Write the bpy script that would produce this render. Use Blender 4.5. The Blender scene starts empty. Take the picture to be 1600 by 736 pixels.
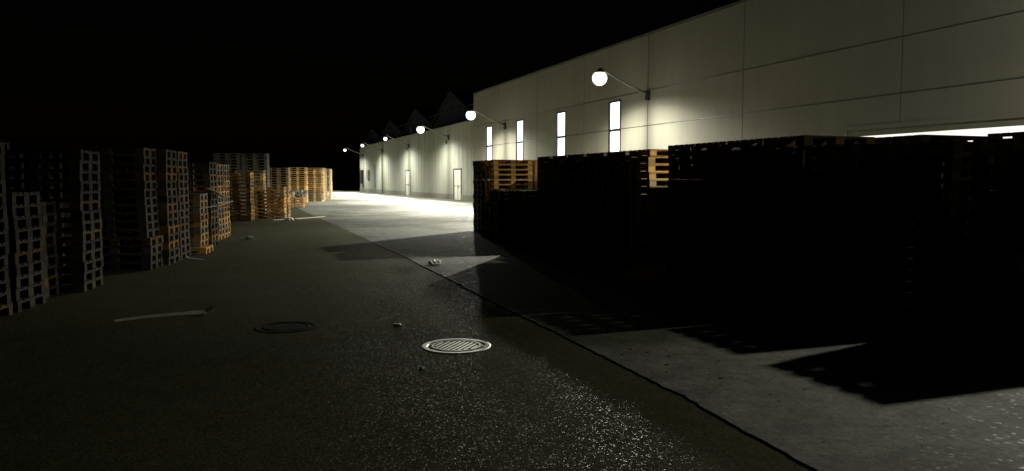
import bpy, math, random
from mathutils import Vector, Matrix
random.seed(7)
S = bpy.context.scene
R = math.radians

# ------------------------------------------------------------------ camera
cam = bpy.data.cameras.new('camera'); cam.sensor_width = 36; cam.lens = 27.0
cam.clip_start = 0.05; cam.clip_end = 2000
co = bpy.data.objects.new('camera', cam); S.collection.objects.link(co)
co.location = (0, 0, 1.6)
co.rotation_euler = (R(90 - 4.147), 0, R(-20.507))
S.camera = co
# ------------------------------------------------------------------ night sky
wd = bpy.data.worlds.new('World'); S.world = wd; wd.use_nodes = True
nt = wd.node_tree; bgn = nt.nodes['Background']
sky = nt.nodes.new('ShaderNodeTexSky'); sky.sky_type = 'NISHITA'; sky.sun_disc = False
sky.sun_elevation = R(1.0); sky.sun_rotation = R(140)
nt.links.new(sky.outputs[0], bgn.inputs['Color']); bgn.inputs['Strength'].default_value = 0.0005
# ------------------------------------------------------------------ exposure
S.view_settings.view_transform = 'Standard'; S.view_settings.look = 'None'
S.view_settings.exposure = 0.0; S.view_settings.gamma = 1.0
S.cycles.use_denoising = True
S.cycles.max_bounces = 6; S.cycles.diffuse_bounces = 2; S.cycles.glossy_bounces = 2
S.cycles.sample_clamp_indirect = 4.0
LAMP_POWER = 12500.0        # watts of one yard lamp at exposure 0
C = S.collection

# ------------------------------------------------------------------ helpers
def new_mat(name):
    m = bpy.data.materials.new(name); m.use_nodes = True
    n = m.node_tree.nodes; l = m.node_tree.links
    return m, n, l, n['Principled BSDF']
def math_node(n, l, op, a, b=None, c=None):
    q = n.new('ShaderNodeMath'); q.operation = op
    for i, v in enumerate((a, b, c)):
        if v is None: continue
        if isinstance(v, (int, float)): q.inputs[i].default_value = v
        else: l.new(v, q.inputs[i])
    return q.outputs[0]
def mix(n, l, fac, a, b, mode='MIX'):
    q = n.new('ShaderNodeMix'); q.data_type = 'RGBA'; q.blend_type = mode
    for i, v in ((0, fac), (6, a), (7, b)):
        if isinstance(v, (int, float)): q.inputs[i].default_value = v
        elif isinstance(v, tuple): q.inputs[i].default_value = (*v, 1)
        else: l.new(v, q.inputs[i])
    return q.outputs[2]
def noise(n, l, scale, detail=4, rough=.55, vec=None, dim='3D'):
    q = n.new('ShaderNodeTexNoise'); q.inputs['Scale'].default_value = scale
    q.inputs['Detail'].default_value = detail; q.inputs['Roughness'].default_value = rough
    if vec is not None: l.new(vec, q.inputs['Vector'])
    return q
def ramp(n, l, fac, stops):
    q = n.new('ShaderNodeValToRGB'); l.new(fac, q.inputs[0])
    e = q.color_ramp.elements
    while len(e) < len(stops): e.new(0.5)
    for i, (p, c) in enumerate(stops):
        e[i].position = p; e[i].color = (*c, 1) if isinstance(c, tuple) else (c, c, c, 1)
    return q.outputs[0]
def pos(n): return n.new('ShaderNodeNewGeometry').outputs['Position']
def bump(n, l, h, strength, dist, normal=None):
    q = n.new('ShaderNodeBump'); l.new(h, q.inputs['Height'])
    q.inputs['Strength'].default_value = strength; q.inputs['Distance'].default_value = dist
    if normal is not None: l.new(normal, q.inputs['Normal'])
    return q.outputs[0]
BOXF = [(0,3,2,1),(4,5,6,7),(0,1,5,4),(1,2,6,5),(2,3,7,6),(3,0,4,7)]
class MB:
    def __init__(s): s.v = []; s.f = []
    def box(s, x0, x1, y0, y1, z0, z1, M=None):
        b = len(s.v)
        p = [(x0,y0,z0),(x1,y0,z0),(x1,y1,z0),(x0,y1,z0),(x0,y0,z1),(x1,y0,z1),(x1,y1,z1),(x0,y1,z1)]
        if M is not None: p = [tuple(M @ Vector(q)) for q in p]
        s.v += p; s.f += [tuple(b + i for i in q) for q in BOXF]
        return s
    def tube(s, pts, rads, seg=12, cap=True):
        b = len(s.v); pts = [Vector(p) for p in pts]
        for i, p in enumerate(pts):
            d = (pts[min(i+1, len(pts)-1)] - pts[max(i-1, 0)]).normalized()
            up = Vector((0,0,1)) if abs(d.z) < .95 else Vector((1,0,0))
            u = d.cross(up).normalized(); w = d.cross(u)
            for k in range(seg):
                a = 2*math.pi*k/seg
                s.v.append(tuple(p + (u*math.cos(a) + w*math.sin(a))*rads[i]))
        for i in range(len(pts)-1):
            for k in range(seg):
                k2 = (k+1) % seg
                s.f.append((b+i*seg+k, b+i*seg+k2, b+(i+1)*seg+k2, b+(i+1)*seg+k))
        if cap:
            s.f.append(tuple(b+k for k in range(seg))); e = b+(len(pts)-1)*seg
            s.f.append(tuple(e+k for k in reversed(range(seg))))
        return s
    def lathe(s, prof, seg=32, center=(0,0,0), cap=False):
        b = len(s.v); cx, cy, cz = center
        for r, z in prof:
            for k in range(seg):
                a = 2*math.pi*k/seg; s.v.append((cx+r*math.cos(a), cy+r*math.sin(a), cz+z))
        for i in range(len(prof)-1):
            for k in range(seg):
                k2 = (k+1) % seg
                s.f.append((b+i*seg+k, b+i*seg+k2, b+(i+1)*seg+k2, b+(i+1)*seg+k))
        return s
    def poly_prism(s, pts, axis_vec):
        b = len(s.v); n = len(pts); a = Vector(axis_vec)
        s.v += [tuple(p) for p in pts] + [tuple(Vector(p)+a) for p in pts]
        s.f.append(tuple(b+i for i in range(n))); s.f.append(tuple(b+n+i for i in reversed(range(n))))
        for i in range(n):
            j = (i+1) % n; s.f.append((b+i, b+n+i, b+n+j, b+j))
        return s
    def mesh(s, name, mat, smooth=False):
        m = bpy.data.meshes.new(name); m.from_pydata(s.v, [], s.f); m.materials.append(mat)
        if smooth: m.polygons.foreach_set('use_smooth', [True]*len(m.polygons))
        m.update()
        import bmesh
        bm = bmesh.new(); bm.from_mesh(m); bmesh.ops.recalc_face_normals(bm, faces=bm.faces); bm.to_mesh(m); bm.free()
        return m
    def build(s, name, mat, parent=None, smooth=False):
        return link(name, s.mesh(name, mat, smooth), parent)
def link(name, data, parent=None):
    o = bpy.data.objects.new(name, data); C.objects.link(o)
    if parent is not None: o.parent = parent
    return o
def empty(name, loc=(0,0,0), rz=0):
    o = bpy.data.objects.new(name, None); C.objects.link(o); o.location = loc; o.rotation_euler = (0,0,rz)
    o.empty_display_size = .2
    return o
def tag(o, label=None, cat=None, group=None, kind=None):
    for k, v in (('label', label), ('category', cat), ('group', group), ('kind', kind)):
        if v: o[k] = v
    return o

# ------------------------------------------------------------------ materials
def mat_asphalt():
    m, n, l, b = new_mat('asphalt'); p = pos(n)
    big = noise(n, l, .35, 5, .6, p); mid = noise(n, l, 6, 4, .6, p); fine = noise(n, l, 90, 3, .6, p)
    c = mix(n, l, ramp(n, l, big.outputs['Fac'], [(.3, 0.0), (.7, 1.0)]), (.056,.057,.028), (.080,.079,.044))
    c = mix(n, l, ramp(n, l, mid.outputs['Fac'], [(.35, 0.0), (.75, .55)]), c, (.036,.036,.022))
    v = n.new('ShaderNodeTexVoronoi'); v.inputs['Scale'].default_value = 70; l.new(p, v.inputs['Vector'])
    chip = ramp(n, l, math_node(n, l, 'FRACT', math_node(n, l, 'MULTIPLY', v.outputs['Color'], 7.31)), [(.0, .75), (1.0, 1.35)])
    c = mix(n, l, 1.0, c, chip, 'MULTIPLY')
    l.new(c, b.inputs['Base Color'])
    # each stone chip of the surface is tilted its own way: those that face the lamp glint
    v2 = n.new('ShaderNodeTexVoronoi'); v2.inputs['Scale'].default_value = 140; l.new(p, v2.inputs['Vector'])
    sub = n.new('ShaderNodeVectorMath'); sub.operation = 'SUBTRACT'; sub.inputs[1].default_value = (.5,.5,.5); l.new(v2.outputs['Color'], sub.inputs[0])
    sc = n.new('ShaderNodeVectorMath'); sc.operation = 'SCALE'; sc.inputs['Scale'].default_value = .30; l.new(sub.outputs[0], sc.inputs[0])
    add = n.new('ShaderNodeVectorMath'); add.operation = 'ADD'; add.inputs[1].default_value = (0,0,1); l.new(sc.outputs[0], add.inputs[0])
    nm = n.new('ShaderNodeVectorMath'); nm.operation = 'NORMALIZE'; l.new(add.outputs[0], nm.inputs[0])
    l.new(bump(n, l, fine.outputs['Fac'], .12, .004, nm.outputs[0]), b.inputs['Normal'])
    rr = n.new('ShaderNodeSeparateColor'); l.new(v2.outputs['Color'], rr.inputs[0])
    l.new(ramp(n, l, rr.outputs[1], [(.0, 1.0), (.90, .95), (.96, .40), (1.0, .30)]), b.inputs['Roughness'])
    wear = noise(n, l, .8, 5, .6, p)
    l.new(ramp(n, l, wear.outputs['Fac'], [(.35, .015), (.7, .045)]), b.inputs['Specular IOR Level'])
    return m
def mat_concrete():
    m, n, l, b = new_mat('apron_concrete'); p = pos(n)
    big = noise(n, l, .33, 7, .66, p); mid = noise(n, l, 2.2, 6, .65, p); fine = noise(n, l, 60, 4, .6, p)
    c = mix(n, l, ramp(n, l, mid.outputs['Fac'], [(.3, 0.0), (.7, 1.0)]), (.108,.107,.085), (.175,.172,.143))
    # moss and worn tar patches
    c = mix(n, l, ramp(n, l, big.outputs['Fac'], [(.47, 0.0), (.56, .85)]), c, (.052,.057,.030))
    gr = noise(n, l, 34, 5, .75, p); blot = noise(n, l, 4.5, 6, .7, p)
    c = mix(n, l, 1.0, c, ramp(n, l, blot.outputs['Fac'], [(.36, .66), (.62, 1.22)]), 'MULTIPLY')
    c = mix(n, l, 1.0, c, ramp(n, l, gr.outputs['Fac'], [(.30, .55), (.5, 1.0), (.72, 1.55)]), 'MULTIPLY')
    c = mix(n, l, ramp(n, l, fine.outputs['Fac'], [(.3, .45), (.55, 0.0)]), c, (.05,.048,.04))
    l.new(c, b.inputs['Base Color'])
    v2 = n.new('ShaderNodeTexVoronoi'); v2.inputs['Scale'].default_value = 38; l.new(p, v2.inputs['Vector'])
    rr = n.new('ShaderNodeSeparateColor'); l.new(v2.outputs['Color'], rr.inputs[0])
    l.new(ramp(n, l, rr.outputs[1], [(.0, .85), (.93, .78), (1.0, .40)]), b.inputs['Roughness'])
    b1 = bump(n, l, mid.outputs['Fac'], .25, .03)
    l.new(bump(n, l, fine.outputs['Fac'], .35, .008, b1), b.inputs['Normal'])
    b.inputs['Specular IOR Level'].default_value = .18
    return m
def mat_wood():
    m, n, l, b = new_mat('pallet_wood')
    oi = n.new('ShaderNodeObjectInfo'); g = n.new('ShaderNodeNewGeometry'); tc = n.new('ShaderNodeTexCoord')
    mp = n.new('ShaderNodeMapping'); l.new(tc.outputs['Object'], mp.inputs['Vector']); mp.inputs['Scale'].default_value = (2, 14, 14)
    gr = noise(n, l, 3.0, 5, .65, mp.outputs[0])
    rnd = math_node(n, l, 'FRACT', math_node(n, l, 'ADD', oi.outputs['Random'], g.outputs['Random Per Island']))
    c = mix(n, l, 1.0, oi.outputs['Color'], ramp(n, l, rnd, [(0.0, .62), (.5, 1.0), (1.0, 1.35)]), 'MULTIPLY')
    c = mix(n, l, 1.0, c, ramp(n, l, gr.outputs['Fac'], [(.25, .62), (.7, 1.15)]), 'MULTIPLY')
    l.new(c, b.inputs['Base Color']); b.inputs['Roughness'].default_value = .8
    b.inputs['Specular IOR Level'].default_value = .06
    l.new(bump(n, l, gr.outputs['Fac'], .3, .004), b.inputs['Normal'])
    return m
def mat_wall(name, col, grime, stripe=0):
    m, n, l, b = new_mat(name); p = pos(n)
    oi = n.new('ShaderNodeObjectInfo')
    mp = n.new('ShaderNodeMapping'); l.new(p, mp.inputs['Vector']); mp.inputs['Scale'].default_value = (1, 1.6, .22)
    st = noise(n, l, 1.3, 6, .6, mp.outputs[0]); fi = noise(n, l, 25, 4, .6, p); bg_ = noise(n, l, .5, 4, .55, p)
    c = mix(n, l, ramp(n, l, st.outputs['Fac'], [(.35, 0.0), (.8, .45)]), col, grime)
    c = mix(n, l, ramp(n, l, bg_.outputs['Fac'], [(.4, 0.0), (.75, .25)]), c, grime)
    c = mix(n, l, 1.0, c, ramp(n, l, oi.outputs['Random'], [(0, .93), (1, 1.05)]), 'MULTIPLY')
    l.new(c, b.inputs['Base Color']); b.inputs['Roughness'].default_value = .72
    b.inputs['Specular IOR Level'].default_value = .3
    b1 = bump(n, l, bg_.outputs['Fac'], .12, .03)
    l.new(bump(n, l, fi.outputs['Fac'], .12, .004, b1), b.inputs['Normal'])
    return m
def mat_plain(name, col, rough=.6, metal=0.0, var=.25, scale=8, spec=.4, bmp=.1):
    m, n, l, b = new_mat(name); tc = n.new('ShaderNodeTexCoord')
    q = noise(n, l, scale, 5, .6, tc.outputs['Object'])
    l.new(mix(n, l, 1.0, col, ramp(n, l, q.outputs['Fac'], [(.25, 1-var), (.75, 1+var)]), 'MULTIPLY'), b.inputs['Base Color'])
    b.inputs['Roughness'].default_value = rough; b.inputs['Metallic'].default_value = metal
    b.inputs['Specular IOR Level'].default_value = spec
    l.new(bump(n, l, q.outputs['Fac'], bmp, .01), b.inputs['Normal'])
    return m
def mat_emit(name, col, strength, var=0.0, scale=(1,1,1)):
    m, n, l, b = new_mat(name)
    b.inputs['Base Color'].default_value = (.7,.7,.7,1)
    b.inputs['Emission Color'].default_value = (*col, 1); b.inputs['Emission Strength'].default_value = strength
    if var:
        tc = n.new('ShaderNodeTexCoord'); mp = n.new('ShaderNodeMapping'); l.new(tc.outputs['Object'], mp.inputs['Vector']); mp.inputs['Scale'].default_value = scale
        q = noise(n, l, 1.0, 2, .5, mp.outputs[0])
        l.new(math_node(n, l, 'MULTIPLY', ramp(n, l, q.outputs['Fac'], [(.35, 1-var), (.6, 1.0)]), strength), b.inputs['Emission Strength'])
    return m
M_ASPH = mat_asphalt(); M_CONC = mat_concrete(); M_WOOD = mat_wood()
M_WALL = mat_wall('hall_panel', (.315,.302,.24), (.225,.21,.165))
M_CLAD = mat_wall('hall_cladding', (.33,.34,.28), (.23,.235,.19))
M_PLINTH = mat_wall('plinth', (.22,.22,.18), (.12,.12,.09))
M_BLUE = mat_wall('gable_cladding', (.020,.029,.042), (.012,.016,.022))
M_ROOF = mat_plain('roof_sheet', (.018,.018,.018), .9, spec=.1)
M_DARK = mat_plain('dark_metal', (.035,.035,.035), .45, .0)
M_STEEL = mat_plain('galvanised_steel', (.30,.30,.29), .45, .7)
M_DOOR = mat_plain('door_paint', (.66,.66,.57), .5, var=.06)
M_TEAL = mat_plain('teal_paint', (.04,.20,.19), .5, var=.1)
M_FRAME = mat_plain('window_frame', (.03,.03,.032), .4)
M_PANE = mat_emit('lit_pane', (.90,.95,1.0), 3.2, .35, (1, 2.0, 1.3))
M_BAY = mat_emit('lit_bay', (1.0,.99,.88), 1.2, .2, (1,.7,.5))
M_BOWL = mat_emit('lamp_globe', (1.0,.97,.90), 2.6)
def globe_gradient(m):
    n = m.node_tree.nodes; l = m.node_tree.links; b = n['Principled BSDF']
    sp = n.new('ShaderNodeSeparateXYZ'); l.new(n.new('ShaderNodeTexCoord').outputs['Object'], sp.inputs[0])
    k = math_node(n, l, 'MULTIPLY_ADD', sp.outputs['Z'], 1.25, .5)      # burner sits low in the frosted globe
    l.new(ramp(n, l, k, [(0.0, (1.0,.98,.92)), (.6, (1.0,.97,.88)), (.95, (1.0,.84,.62))]), b.inputs['Emission Color'])
    l.new(ramp(n, l, k, [(0.0, 1.0), (.6, .75), (.98, .13)]), n.new('ShaderNodeRGBToBW').inputs[0])
    bw = [q for q in n if q.type == 'RGBTOBW'][-1]
    l.new(math_node(n, l, 'MULTIPLY', bw.outputs[0], 3.6), b.inputs['Emission Strength'])
globe_gradient(M_BOWL)
M_IRON = mat_plain('bare_iron', (.72,.69,.60), .42, .75, .15, 20)
M_OLDIRON = mat_plain('dark_iron', (.010,.0095,.008), .95, .0, .3, 25, .1)
M_FILM = mat_plain('plastic_film', (.80,.80,.76), .35, 0, .12, 12, .5)
M_PLANK = mat_plain('pale_plank', (.46,.43,.35), .7, 0, .2, 9)
M_DEBRIS = mat_plain('debris', (.05,.045,.035), .8)
M_STONE = mat_plain('stone', (.30,.29,.25), .8)
M_CYAN = mat_plain('bright_cap', (.45,.75,.72), .35)

# ------------------------------------------------------------------ ground
def ground():
    m = MB(); N = 1
    m.v = [(-500,-200,0),(500,-200,0),(500,700,0),(-500,700,0)]; m.f = [(0,1,2,3)]
    tag(m.build('ground', M_ASPH), kind='structure')
    # slightly higher concrete apron on the hall side, its edge broken and uneven
    seam = [(2.78,-12),(2.86,-3),(2.93,1),(3.0,3.28),(3.11,4.59),(3.21,7.41),(3.29,10.84),(3.45,15.2),(3.58,23.98),(3.78,40),(4.1,60),(4.7,115)]
    pts = []
    for (xa, ya), (xb, yb) in zip(seam, seam[1:]):
        k = max(1, int((yb-ya)/(.09 if yb < 25 else .6)))
        for i in range(k):
            t = i/k
            j = random.gauss(0, .006) + (.008*math.sin(ya*3+i*.083) if yb < 25 else 0)
            if random.random() < .025: j += random.uniform(.01,.04)
            pts.append((xa+(xb-xa)*t+j, ya+(yb-ya)*t))
    pts.append(seam[-1])
    m = MB(); h = .012
    for x, y in pts:
        he = h if y < 14 else max(.003, h*(1-(y-14)/14))
        m.v += [(x, y, 0), (x+.006, y, he), (x+1.5, y, h), (20, y, h)]
    for i in range(len(pts)-1):
        a = 4*i; b = a+4
        m.f += [(a, a+1, b+1, b), (a+1, a+2, b+2, b+1), (a+2, a+3, b+3, b+2)]
    
    tag(m.build('concrete_apron', M_CONC), kind='structure')
ground()

# ------------------------------------------------------------------ the hall
WX = 17.2
def tall_hall():
    t = empty('warehouse', (WX, 28, 0))
    tag(t, 'tall beige warehouse with large wall panels and narrow lit windows', 'warehouse')
    def part(mb, name, mat, parent=t):
        o = mb.build(name, mat, parent); o.location = (-WX, -28, 0) if parent is t else (0,0,0); return o
    ys = [-10.2, -3.7, 2.8, 9.4, 15.98, 22.76, 29.27, 35.55, 41.9, 48.3, 54.0]
    zs = [0.0, 1.98, 3.94, 5.45, 7.82]
    wins = [(31.69,32.82),(37.78,38.97),(43.98,45.19),(49.85,51.07)]
    WZ0, WZ1 = 1.35, 5.27
    BY0, BY1, BZ = 6.2, 17.9, 3.05
    g = .017
    # backing wall behind the joints
    bk = MB()
    cuts = [-10.2, BY0, BY1] + [y for w in wins for y in w] + [54.0]
    bk.box(WX+.10, WX+.3, -10.2, BY0, 0, 7.75); bk.box(WX+.10, WX+.3, BY0, BY1, BZ, 7.75)
    prev = BY1
    for a, b in wins:
        bk.box(WX+.10, WX+.3, prev, a, 0, 7.75); bk.box(WX+.10, WX+.3, a, b, 0, WZ0); bk.box(WX+.10, WX+.3, a, b, WZ1, 7.75); prev = b
    bk.box(WX+.10, WX+.3, prev, 54, 0, 7.75)
    part(bk, 'backing_wall', M_DARK)
    holes = [(a, b, WZ0, WZ1) for a, b in wins] + [(BY0, BY1, -1, BZ)]
    for y0, y1 in zip(ys, ys[1:]):
        for z0, z1 in zip(zs, zs[1:]):
            A, B, Z0, Z1 = y0+g, y1-g, z0+(g if z0 else 0), z1-g
            off = random.uniform(0, .006)
            rects = [(A, B, Z0, Z1)]
            for ha, hb, hz0, hz1 in holes:
                out = []
                for a, b, c, d in rects:
                    if hb <= a or ha >= b or hz1 <= c or hz0 >= d: out.append((a,b,c,d)); continue
                    if ha > a: out.append((a, ha, c, d))
                    if hb < b: out.append((hb, b, c, d))
                    if hz0 > c: out.append((max(a,ha), min(b,hb), c, hz0))
                    if hz1 < d: out.append((max(a,ha), min(b,hb), hz1, d))
                rects = out
            if not rects: continue
            mb = MB()
            for a, b, c, d in rects: mb.box(WX-off, WX+.10, a, b, c, d)
            part(mb, 'wall_panel', M_WALL)
    # thin ledge trims on the horizontal joints, coping, roof, end wall
    for z in (3.94, 5.45):
        cur = -10.2
        for a, b in wins + [(54.0, 54.0)]:
            if z > WZ1: a = 54.0
            if a > cur: part(MB().box(WX-.022, WX+.09, cur, a-(.06 if a < 54 else 0), z-.007, z+.007), 'joint_trim', M_STEEL)
            cur = b+.06 if a < 54 else 99
    part(MB().box(WX-.03, WX+.35, -10.2, 54.03, 7.822, 7.90), 'coping', M_STEEL)
    part(MB().box(WX+.35, WX+40, -10.2, 54.0, 7.3, 7.6), 'roof', M_ROOF)
    part(MB().box(WX+.302, WX+40, 53.8, 54.0, 0, 7.8), 'end_wall', M_CLAD)
    # windows
    for a, b in wins:
        f = MB(); w = .075
        f.box(WX-.02, WX+.09, a-.05, a+w, WZ0, WZ1+.02); f.box(WX-.02, WX+.09, b-w, b+.05, WZ0, WZ1+.02)
        f.box(WX-.018, WX+.09, a+w, b-w, WZ1-.06, WZ1+.018); f.box(WX-.018, WX+.09, a+w, b-w, WZ0, WZ0+.06)
        f.box(WX-.018, WX+.09, a+w, b-w, 3.86, 3.98)
        win = part(f, 'window', M_FRAME)
        part(MB().box(WX+.04, WX+.05, a+w, b-w, WZ0+.06, 3.86), 'pane', M_PANE, win)
        part(MB().box(WX+.04, WX+.05, a+w, b-w, 3.98, WZ1-.06), 'pane', M_PANE, win)
        part(MB().box(WX-.06, WX+.09, a-.06, b+.06, WZ0-.05, WZ0-.002), 'sill', M_STEEL, win)
    # loading bay, light from inside
    f = MB()
    f.box(WX-.05, WX+.12, BY1-.02, BY1+.10, 0, BZ+.10); f.box(WX-.05, WX+.12, BY0-.10, BY0+.02, 0, BZ+.10)
    f.box(WX-.05, WX+.12, BY0+.02, BY1-.02, BZ-.02, BZ+.10)
    bay = part(f, 'bay_door', M_WALL)
    part(MB().box(WX+.02, WX+.10, BY0+.02, BY1-.02, BZ-.20, BZ-.022), 'header_board', M_WALL, bay)
    k = 8; dy = (BY1-BY0-.04)/k
    for i in range(k):
        part(MB().box(WX+.05, WX+.07, BY0+.02+i*dy+.012, BY0+.02+(i+1)*dy-.012, .06, BZ-.202), 'lit_panel', M_BAY, bay)
tall_hall()

def low_hall():
    t = empty('low_hall', (WX, 79, 0))
    tag(t, 'long low ribbed hall with sawtooth gables beyond the tall warehouse', 'hall')
    def part(mb, name, mat, parent=t, lab=None):
        o = mb.build(name, mat, parent); o.location = (-WX, -79, 0) if parent is t else (0,0,0)
        if lab: o['label'] = lab
        return o
    Y0, Y1, ZP, ZT = 54.04, 104.5, .45, 5.92
    doors = [(57.13, 59.26, 2.52), (74.59, 76.58, 2.6), (92.55, 94.24, 3.45)]
    # ribbed cladding in sheets, ribs proud
    ysh = [Y0, 60.6, 67.2, 73.8, 80.4, 87.0, 93.6-.9+.9, 99.0, Y1]
    for a, b in zip(ysh, ysh[1:]):
        rects = [(a+.01, b-.01, ZP, ZT)]
        for da, db, dz in doors:
            out = []
            for p, q, r, s in rects:
                if db <= p or da >= q or dz <= r: out.append((p,q,r,s)); continue
                if da > p: out.append((p, da, r, s))
                if db < q: out.append((db, q, r, s))
                out.append((max(p,da), min(q,db), dz, s))
            rects = out
        mb = MB()
        for p, q, r, s in rects: mb.box(WX, WX+.12, p, q, r, s)
        y = a + .5
        while y < b - .1:
            z0 = ZP
            for da, db, dz in doors:
                if da-.1 < y < db+.1: z0 = dz+.08
            mb.box(WX-.014, WX, y-.025, y+.025, z0, ZT); y += 1.1
        part(mb, 'cladding_sheet', M_CLAD)
    segs = []; cur = Y0
    for da, db, dz in doors: segs.append((cur, da)); cur = db
    segs.append((cur, Y1))
    for a, b in segs: part(MB().box(WX-.05, WX+.12, a, b, 0, ZP-.004), 'plinth', M_PLINTH)
    for i, (da, db, dz) in enumerate(doors):
        mat = M_TEAL if i == 2 else M_DOOR
        d = part(MB().box(WX+.02, WX+.09, da+.06, db-.06, .03, dz-.06), 'door', mat, t, 'teal door' if i == 2 else None)
        f = MB(); f.box(WX-.06, WX+.1, da, da+.06, 0, dz); f.box(WX-.06, WX+.1, db-.06, db, 0, dz); f.box(WX-.058, WX+.1, da+.06, db-.06, dz-.06, dz)
        part(f, 'door_frame', M_PLINTH, d)
        part(MB().box(WX+.0, WX+.02, (da+db)/2-.012, (da+db)/2+.012, .04, dz-.07), 'meeting_stile', M_PLINTH, d)
        part(MB().box(WX+.0, WX+.02, da+.07, db-.07, 1.12, 1.15), 'rail', M_PLINTH, d)
        part(MB().box(WX-.06, WX+.02, (da+db)/2-.16, (da+db)/2-.10, 1.0, 1.10), 'handle', M_STEEL, d)
    part(MB().box(WX-.05, WX+.2, Y0, Y1, ZT+.002, ZT+.09), 'coping', M_STEEL)
    part(MB().box(WX+.14, WX+40, Y1-.2, Y1, 0, ZT-.01), 'end_wall', M_CLAD)
    part(MB().box(WX+.14, WX+40, Y0, Y1-.21, ZT-.4, ZT-.1), 'flat_roof', M_ROOF)
    # cabinets, downpipe
    part(MB().box(WX-.30, WX, 101.6, 102.8, 1.1, 2.9), 'switch_cabinet', M_DARK)
    part(MB().box(WX-.18, WX, 97.2, 98.6, 1.7, 2.8), 'vent_grille', M_PLINTH)
    for y in (88.6, 103.4): part(MB().tube([(WX-.10,y,ZT),(WX-.10,y,.05)], [.06,.06], 8), 'downpipe', M_STEEL)
    for y in (61.27, 75.9, 88.9): part(MB().box(WX-.10, WX-.015, y-.10, y+.10, 4.55, 4.78), 'junction_box', M_DARK)
    # sawtooth gables set back behind the parapet
    for k, (yc, zp) in enumerate([(62.6, 8.9), (75.0, 8.5), (87.4, 8.2), (99.2, 8.0)]):
        w = 6.1; x0 = WX+.9; zb = ZT-.1
        gb = MB().poly_prism([(x0, yc-w, zb), (x0, yc-w, zb+.75), (x0, yc, zp), (x0, yc+w, zb+.75), (x0, yc+w, zb)], (.15,0,0))
        gp = part(gb, 'gable', M_BLUE)
        rb = MB(); y = yc-w+.35
        while y < yc+w:
            h = zb+.75 + (zp-zb-.75)*(1-abs(y-yc)/w) - .08
            rb.box(x0-.05, x0, y-.04, y+.04, zb, h); y += .8
        part(rb, 'cladding_ribs', M_BLUE, gp)['kind'] = 'stuff'
        part(MB().box(x0-.12, x0-.052, yc-w, yc+w, 7.35, 7.43), 'gutter_rail', M_DARK, gp)
        rf = MB()
        for sgn in (-1, 1):
            rf.poly_prism([(x0-.25, yc+sgn*.004, zp+.02), (x0-.25, yc+sgn*(w+.02), zb+.78), (x0-.25, yc+sgn*(w+.02), zb+.92), (x0-.25, yc+sgn*.004, zp+.16)], (36,0,0))
        part(rf, 'gable_roof', M_ROOF, gp)
        part(MB().box(x0-.03, x0-.001, yc+2.6 if k else yc-5.6, yc+3.4 if k else yc-4.6, 6.35, 6.95), 'roof_light', M_STEEL, gp)
low_hall()

# ------------------------------------------------------------------ yard lamps on wall arms
def lamp_data():
    ld = bpy.data.lights.new('yard_lamp_light', 'POINT'); ld.energy = LAMP_POWER; ld.shadow_soft_size = .07
    ld.color = (.99, .975, .85); ld.use_nodes = True
    n = ld.node_tree.nodes; l = ld.node_tree.links; em = n['Emission']
    tc = n.new('ShaderNodeTexCoord'); sp = n.new('ShaderNodeSeparateXYZ'); l.new(tc.outputs['Normal'], sp.inputs[0])
    # luminaire photometry: wide throw to the yard and along the wall, shielded towards the wall, sharp upper cut-off
    down = math_node(n, l, 'MULTIPLY', sp.outputs['Z'], -1.0)
    prof = ramp(n, l, math_node(n, l, 'MULTIPLY_ADD', down, .5, .5),
                [(0.0, .0), (.49, .001), (.53, .010), (.58, .065), (.615, .24), (.645, .34), (.70, .75), (.77, 1.05), (.86, .65), (1.0, .35)])
    back = ramp(n, l, math_node(n, l, 'MULTIPLY_ADD', down, .5, .5),
                [(0.0, .0), (.56, .0015), (.61, .010), (.70, .056), (.80, .125), (.93, .22), (1.0, .35)])
    back.node.name = 'wall_side'
    side = ramp(n, l, math_node(n, l, 'MULTIPLY_ADD', sp.outputs['X'], .5, .5), [(.49, 0.0), (.545, 1.0)])
    out = mix(n, l, side, prof, back)
    along = math_node(n, l, 'MULTIPLY_ADD', math_node(n, l, 'ABSOLUTE', sp.outputs['Y']), 2.3, .42)   # street optic: more along the wall than across
    l.new(math_node(n, l, 'MULTIPLY', out, along), em.inputs['Strength'])
    return ld
LD = lamp_data()
def yard_lamp(x, y, z, label, zb=5.2, power=1.0, r=.33, open_back=False):
    t = empty('yard_lamp', (x, y, z)); tag(t, label, 'lamp', 'yard lamps along the hall wall')
    L = WX - x - .002
    MB().box(L-.09, L, -.13, .13, zb-z-.28, zb-z+.12).build('wall_bracket', M_DARK, t)
    MB().tube([(L-.05, 0, zb-z), (L*.5, 0, (zb-z)*.52+.14), (.36, 0, .24), (.05, 0, .44)], [.045,.04,.035,.03], 10).build('arm', M_STEEL, t, True)
    MB().lathe([(.001,r+.10),(.06,r+.095),(.08,r+.05),(r*.62,r*.80),(r*.70,r*.735),(r*.66,r*.72)], 20).build('cap', M_DARK, t, True)
    MB().lathe([(r*math.cos(a)+.0005, r*math.sin(a)) for a in [R(48) - R(138)*i/14 for i in range(15)]], 28).build('glass_globe', M_BOWL, t, True)
    ld = LD if power == 1.0 else LD.copy(); ld.energy = LAMP_POWER*power
    if open_back:      # older fitting without the wall-side shield
        e = ld.node_tree.nodes['wall_side'].color_ramp.elements
        for i, c in enumerate((.06, .06, .075, .11, .17, .25, .33)): e[i].color = (c, c, c, 1)
    lo = bpy.data.objects.new('lamp_light', ld); C.objects.link(lo); lo.parent = t; lo.location = (0,0,-.48)
    return t
yard_lamp(13.6, 7.7, 5.95, 'yard lamp on wall arm above the loading bay, just out of the picture', power=.185, open_back=True)
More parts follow.
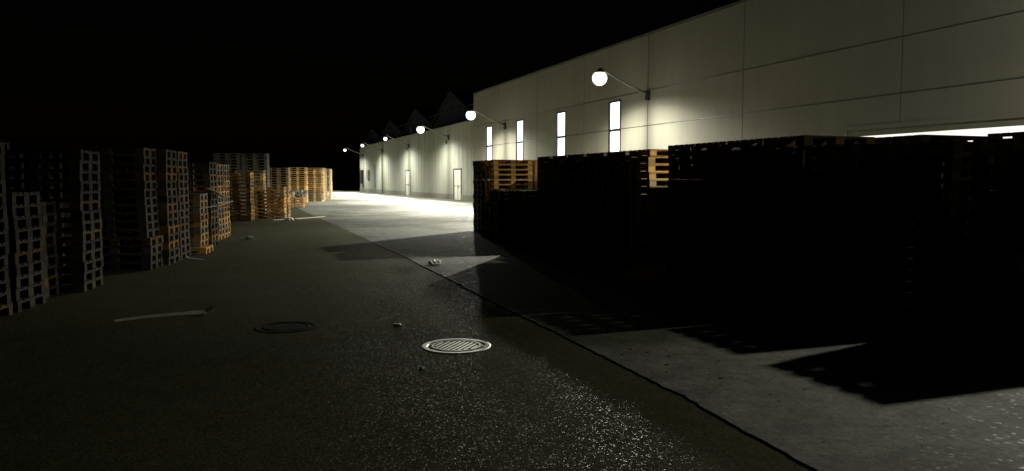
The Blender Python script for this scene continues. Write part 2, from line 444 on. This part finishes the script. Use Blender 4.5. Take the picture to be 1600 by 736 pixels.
for x, y, z, zb, lab in [
    (14.85, 29.22, 5.85, 5.3, 'nearest glaring yard lamp on a wall arm beside the tall lit windows'),
    (14.85, 47.2, 5.72, 5.15, 'second nearest yard lamp, on the far end of the tall warehouse'),
    (14.85, 60.6, 5.62, 5.1, 'third yard lamp along the wall, in front of the largest dark gable'),
    (14.85, 75.0, 5.6, 5.0, 'small yard lamp above the middle white door of the low hall'),
    (14.85, 88.3, 5.5, 4.95, 'small yard lamp near the teal door of the low hall'),
    (14.85, 101.8, 5.45, 4.9, 'farthest small yard lamp at the end of the low hall')]:
    yard_lamp(x, y, z, lab, zb=zb, r=.31 if y < 70 else .18)

# ------------------------------------------------------------------ pallets
DECK = [(-.40,-.255),(-.214,-.114),(-.0725,.0725),(.114,.214),(.255,.40)]
STR = (-.5275, 0.0, .5275)
BLK = [(-.40,-.30),(-.0725,.0725),(.30,.40)]
PIECES = []
for a, b in DECK: PIECES.append(('deck_board', (-.6,.6,a,b,.1225,.144)))
for x in STR: PIECES.append(('stringer_board', (x-.0725,x+.0725,-.4,.4,.1005,.122)))
for x in STR:
    for a, b in BLK: PIECES.append(('block', (x-.0725,x+.0725,a,b,.0225,.100)))
for a, b in BLK: PIECES.append(('bottom_board', (-.6,.6,a,b,.0,.022)))
PART_MESH = []
for nm, q in PIECES:
    cx, cy = (q[0]+q[1])/2, (q[2]+q[3])/2
    PART_MESH.append((nm, MB().box(q[0]-cx,q[1]-cx,q[2]-cy,q[3]-cy,q[4],q[5]).mesh(nm, M_WOOD), (cx, cy, 0)))
whole = MB()
for nm, q in PIECES: whole.box(*q)
WHOLE_MESH = whole.mesh('wooden_pallet', M_WOOD)
REST = MB(); REST_SHADED = []
ORD = ['bottom','second','third','fourth','fifth','sixth','seventh','eighth','ninth','tenth','eleventh','twelfth','thirteenth','fourteenth','fifteenth','sixteenth','seventeenth','eighteenth','nineteenth','twentieth']
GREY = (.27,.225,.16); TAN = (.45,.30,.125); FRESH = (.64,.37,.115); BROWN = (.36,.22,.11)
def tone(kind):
    w = {'grey': (.72,.14,.06,.08), 'mixed': (.35,.3,.2,.15), 'fresh': (.12,.33,.35,.20), 'dark': (.8,.1,0,.1), 'yellow': (0,.2,.8,0)}[kind]  # yellow: brighter wood, lamplight on the lit fronts painted into its colour
    c = random.choices((GREY, TAN, FRESH, BROWN), w)[0]; k = random.uniform(.75, 1.15)*(.5 if kind == 'dark' else .34 if kind == 'grey' else .8 if kind == 'mixed' else 1)  # dark and grey: stack shade painted in by scaling the wood colour down
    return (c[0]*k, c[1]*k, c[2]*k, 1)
COUNT = [0]
def stack(cx, cy, rot, n, desc, group, kind='grey', parts=False, top_only=None, from_top=False, shift=None, jit=.004):
    """cx, cy: middle of the stack; top_only: how many from the top stand alone, the others join the mass"""
    lx = ly = 0.0
    for i in range(n):
        lx = lx*.6 + random.gauss(0, jit*1.6); ly = ly*.6 + random.gauss(0, jit)
        if i == 0: lx = ly = random.gauss(0, jit)
        dx, dy = (shift(i) if shift else (0, 0))
        a = rot + random.gauss(0, R(.5))
        x = cx + (lx+dx)*math.cos(rot) - (ly+dy)*math.sin(rot); y = cy + (lx+dx)*math.sin(rot) + (ly+dy)*math.cos(rot)
        z = .013*(cx > 3.4) + i*.1446
        if top_only is not None and i < n - top_only:
            Mx = Matrix.Translation((x, y, z)) @ Matrix.Rotation(a, 4, 'Z')
            if kind in ('grey', 'dark'): REST_SHADED.append((len(REST.f), len(REST.f)+6*len(PIECES)))
            for nm, q in PIECES: REST.box(*q, M=Mx)
            continue
        COUNT[0] += 1
        col = tone(kind)
        if from_top:
            w = 'topmost' if i == n-1 else ORD[n-1-i] + ' from top'
        else:
            w = 'bottom' if i == 0 else ('topmost' if i == n-1 else ORD[i] + ' from ground')
        lab = 'wooden pallet, ' + w + ', in ' + desc
        if parts:
            t = empty('wooden_pallet', (x, y, z), a)
            for nm, me, off in PART_MESH:
                o = link(nm, me, t); o.location = off; o.color = col
        else:
            t = link('wooden_pallet', WHOLE_MESH); t.location = (x, y, z); t.rotation_euler = (0,0,a); t.color = col
        tag(t, lab, 'pallet', group)
LA = R(-10.3); U = Vector((math.sin(-LA), math.cos(LA), 0)); V = Vector((math.cos(LA), math.sin(LA), 0))
GL = 'pallets stacked along the left side of the yard'
GR = 'pallets stacked in the dark row on the right'
def left(cx, cy, n, desc, **k):
    p = Vector((cx, cy, 0)) + U*.4 - V*.6
    stack(p.x, p.y, LA, n, desc, GL, **k)
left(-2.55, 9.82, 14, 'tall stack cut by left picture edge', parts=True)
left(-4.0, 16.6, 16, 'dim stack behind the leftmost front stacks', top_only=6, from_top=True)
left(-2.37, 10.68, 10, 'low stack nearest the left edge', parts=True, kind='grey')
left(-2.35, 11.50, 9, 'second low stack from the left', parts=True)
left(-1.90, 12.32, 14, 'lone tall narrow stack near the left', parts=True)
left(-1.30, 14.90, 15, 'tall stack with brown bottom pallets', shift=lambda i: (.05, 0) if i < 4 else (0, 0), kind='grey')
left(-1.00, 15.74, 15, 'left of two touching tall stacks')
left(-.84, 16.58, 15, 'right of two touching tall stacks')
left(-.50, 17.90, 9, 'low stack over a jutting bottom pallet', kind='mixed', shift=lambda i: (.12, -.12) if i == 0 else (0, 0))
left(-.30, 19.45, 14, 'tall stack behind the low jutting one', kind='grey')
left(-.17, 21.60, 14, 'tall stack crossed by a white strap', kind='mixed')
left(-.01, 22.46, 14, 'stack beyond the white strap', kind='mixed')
left(.95, 31.4, 13, 'dim stack left of the yellow low stacks', kind='fresh')
left(1.62, 35.6, 14, 'orange stack rising behind the yellow stacks', kind='fresh', top_only=6, from_top=True)
left(2.28, 32.6, 9, 'low yellow stack facing the camera', kind='fresh')
left(2.50, 33.5, 8, 'low yellow stack behind the front one', kind='fresh')
left(4.25, 45.6, 4, 'small low yellow stack by the lane', kind='fresh')
left(2.0, 39.6, 20, 'tallest dark stack at the back', top_only=0)
left(.72, 39.8, 20, 'tallest dark stack at the back', top_only=0)
left(3.62, 48.0, 16, 'far stack', top_only=0, kind='fresh')
left(5.42, 55.6, 17, 'far yellow stack, second from last', kind='fresh')
left(6.72, 57.0, 17, 'last yellow stack before the bright ground', kind='fresh')
for x, y in ((6.92, 58.1), (7.12, 59.2), (7.35, 60.3), (8.05, 63.2), (8.25, 64.3)): left(x, y, 17, '', top_only=0, kind='fresh')
def right(X, y0, n, desc, **k):
    stack(X+.6, y0+.4, 0.0, n, desc, GR, from_top=True, **k)
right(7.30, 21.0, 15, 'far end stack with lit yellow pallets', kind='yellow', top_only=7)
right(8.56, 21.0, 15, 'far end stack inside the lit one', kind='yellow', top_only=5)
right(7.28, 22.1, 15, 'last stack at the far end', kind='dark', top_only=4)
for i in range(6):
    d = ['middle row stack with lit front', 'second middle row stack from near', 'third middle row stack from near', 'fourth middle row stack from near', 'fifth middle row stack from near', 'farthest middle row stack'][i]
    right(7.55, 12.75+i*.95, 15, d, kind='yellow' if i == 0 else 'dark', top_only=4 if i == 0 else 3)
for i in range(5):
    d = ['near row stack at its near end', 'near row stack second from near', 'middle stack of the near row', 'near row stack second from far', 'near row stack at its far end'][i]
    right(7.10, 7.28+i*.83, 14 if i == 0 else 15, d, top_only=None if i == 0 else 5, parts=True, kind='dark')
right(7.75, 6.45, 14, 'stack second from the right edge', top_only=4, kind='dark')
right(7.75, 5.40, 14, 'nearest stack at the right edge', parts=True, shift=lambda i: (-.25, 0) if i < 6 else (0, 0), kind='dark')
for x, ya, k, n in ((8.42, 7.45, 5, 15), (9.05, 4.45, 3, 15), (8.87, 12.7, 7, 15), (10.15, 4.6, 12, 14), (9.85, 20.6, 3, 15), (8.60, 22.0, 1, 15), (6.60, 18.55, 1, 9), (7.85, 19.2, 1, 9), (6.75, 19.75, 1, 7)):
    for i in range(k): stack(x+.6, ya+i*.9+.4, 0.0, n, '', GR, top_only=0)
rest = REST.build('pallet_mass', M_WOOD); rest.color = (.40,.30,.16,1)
wg = M_WOOD.copy(); wg.name = 'shaded_pallet_wood'; wn = wg.node_tree.nodes  # darker copy of the wood, shade of the dim stacks painted in
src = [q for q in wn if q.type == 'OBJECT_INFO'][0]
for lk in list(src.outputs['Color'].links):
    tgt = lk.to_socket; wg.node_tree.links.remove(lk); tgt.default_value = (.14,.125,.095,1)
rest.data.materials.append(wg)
for f0, f1 in REST_SHADED:
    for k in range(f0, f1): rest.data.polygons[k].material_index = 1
tag(rest, 'remaining dark and distant wooden pallets in the stacks', 'pallets', kind='stuff')
print('single pallets', COUNT[0])

# ------------------------------------------------------------------ ground furniture and litter
def manhole(x, y, mat, mat2, label, rot):
    t = empty('manhole_cover', (x, y, 0), rot); tag(t, label, 'manhole')
    MB().lathe([(.335,-.02),(.335,.004),(.325,.007),(.285,.007),(.278,.002),(.278,-.03)], 48).build('frame', mat, t)
    MB().lathe([(.258,-.03),(.258,.002),(.250,.006),(.218,.006),(.210,-.008),(.0005,-.008)], 48).build('lid', mat2, t)
    rb = MB(); k = -.19
    while k <= .191:
        h = math.sqrt(max(0, .208**2 - k*k)); rb.box(-h, h, k-.012, k+.012, -.008, .0055); k += .047
    rb.build('rib', mat, t)
    MB().lathe([(.236,.0),(.236,.0085),(.222,.0085),(.222,.0)], 48).build('raised_ring', mat, t)
    gp = MB()
    for a in range(0, 360, 45):
        M = Matrix.Rotation(R(a+20), 4, 'Z'); gp.box(.262, .279, -.035, .035, -.02, .003, M)
    gp.build('lug', mat, t)
    for a in (10, 100, 190, 280):
        M = Matrix.Rotation(R(a), 4, 'Z')
        MB().box(.222, .256, -.03, .03, .0062, .0070, M).build('lift_slot', M_DARK, t)
M_LID = mat_plain('lid_iron', (.20,.19,.165), .6, .4, .25, 20)  # darker iron for the lid between the ribs
manhole(2.06, 7.04, M_IRON, M_LID, 'bright bare metal manhole cover in the asphalt', R(50))
manhole(.60, 8.61, M_OLDIRON, M_OLDIRON, 'dark manhole cover in the shaded asphalt to the left', R(60))
def strip(name, pts, w, mat, label, cat, thick=.006, curl=0.0):
    m = MB()
    P = [Vector(p) for p in pts]
    for i, p in enumerate(P):
        d = (P[min(i+1,len(P)-1)]-P[max(i-1,0)]); d.z = 0; d.normalize(); s = Vector((-d.y, d.x, 0))
        ww = w[i] if isinstance(w, (list, tuple)) else w
        c = curl
        for sg, dz in ((-1,0),(1,c)):
            q = p + s*ww*.5*sg; m.v += [(q.x,q.y,q.z+dz),(q.x,q.y,q.z+dz+thick)]
    for i in range(len(P)-1):
        a = 4*i; b = a+4
        m.f += [(a,b,b+2,a+2),(a+1,a+3,b+3,b+1),(a,a+1,b+1,b),(a+2,b+2,b+3,a+3)]
    e = 4*(len(P)-1); m.f += [(0,2,3,1),(e,e+1,e+3,e+2)]
    return tag(m.build(name, mat), label, cat)
pts = []; ws = []
for i in range(22):
    u = i/21; pts.append((-1.19+1.04*u, 9.56+.38*u+.05*math.sin(u*5), .006+(.05*max(0,u-.9)/.1))); ws.append(.015+.10*min(1, u*1.3)+random.uniform(-.012,.012))
strip('plank_splinter', pts, ws, M_PLANK, 'long pale splintered plank lying on the dark asphalt', 'plank', .004, .022)
def crumple(name, loc, r, mat, label, cat, sz=(1,1,.5), seed=1, k=3):
    import bmesh
    rnd = random.Random(seed); bm = bmesh.new(); bmesh.ops.create_icosphere(bm, subdivisions=k, radius=r)
    for v in bm.verts:
        f = 1 + rnd.uniform(-.32,.32); v.co = Vector((v.co.x*f*sz[0], v.co.y*f*sz[1], max(v.co.z*f*sz[2], -r*sz[2]*.75)))
    me = bpy.data.meshes.new(name); bm.to_mesh(me); bm.free(); me.materials.append(mat)
    o = link(name, me); o.location = (loc[0], loc[1], loc[2]+r*sz[2]*.75); return tag(o, label, cat)
crumple('paper_scrap', (1.74, 8.26, 0), .035, M_FILM, 'small white paper scrap on the asphalt left of the bright manhole', 'litter', (1.4,.8,.45), 2, 2)
crumple('bottle_cap', (1.53, 6.27, 0), .02, M_CYAN, 'tiny pale cyan cap on the asphalt in front of the bright manhole', 'litter', (1,1,.7), 5, 2)
crumple('plastic_bag', (3.68, 13.99, .012), .085, M_FILM, 'crumpled pale plastic bag beside the apron edge', 'bag', (1.35,.9,.6), 3)
crumple('stone', (.59, 21.8, 0), .09, M_STONE, 'pale stone on the asphalt beside the left stacks', 'stone', (1.1,.9,.6), 4, 2)
strip('strap', [(-.83,17.45,.10),(-.80,17.25,.035),(-.72,16.95,.006),(-.58,16.70,.006),(-.42,16.5,.006)], .05, M_FILM, 'pale bent strap on the ground before the jutting pallet', 'strap', .004)
strip('strap', [(-.38,18.9,1.40),(-.22,19.6,1.33),(-.02,20.2,1.17)], .09, M_FILM, 'white strap end hanging between two left stacks', 'strap', .004)
strip('strap', [(-.40,18.5,.98),(-.12,20.0,.97),(.02,21.5,.98),(.21,23.0,1.0)], .05, M_FILM, 'white strap running across the left stacks', 'strap', .004)
strip('plank', [(1.75,31.6,.01),(2.3,32.0,.01),(2.9,32.2,.012)], .14, M_PLANK, 'pale plank lying in front of the low yellow stack', 'plank', .022)
strip('plank', [(2.6,31.9,.035),(3.3,32.9,.012),(4.0,33.9,.01)], .11, M_PLANK, 'pale plank jutting from the yellow stacks towards the lane', 'plank', .022)
crumple('paper_scrap', (2.35, 31.45, 0), .13, M_FILM, 'white crumpled paper in front of the low yellow stack', 'litter', (1.4,.8,.6), 8)
crumple('sack', (4.15, 46.1, .60), .26, M_STONE, 'pale sack on the small low yellow stack', 'sack', (1.2,1,.8), 9)
db = MB(); rnd = random.Random(11)
for i in range(170):
    if i < 25: x, y = rnd.gauss(3.55,.25), rnd.gauss(5.9,1.0)
    elif i < 70: x, y = rnd.uniform(3.2, 5.6), rnd.uniform(2.6, 7)
    else: x, y = rnd.uniform(-2.5, 3), rnd.uniform(3, 22)
    zz = .012 if x > 3.3 else 0
    if 2.85 < x <= 3.3: continue
    s = rnd.uniform(.002,.006)*(1.6 if i < 25 else 1)
    M = Matrix.Translation((x,y,zz)) @ Matrix.Rotation(rnd.uniform(0,6.3),4,'Z')
    db.box(-s*1.5,s*1.5,-s*.7,s*.7,0,s*.7,M)
tag(db.build('debris', M_DEBRIS), 'scattered crumbs of wood, grit and leaves on the ground', 'debris', kind='stuff')
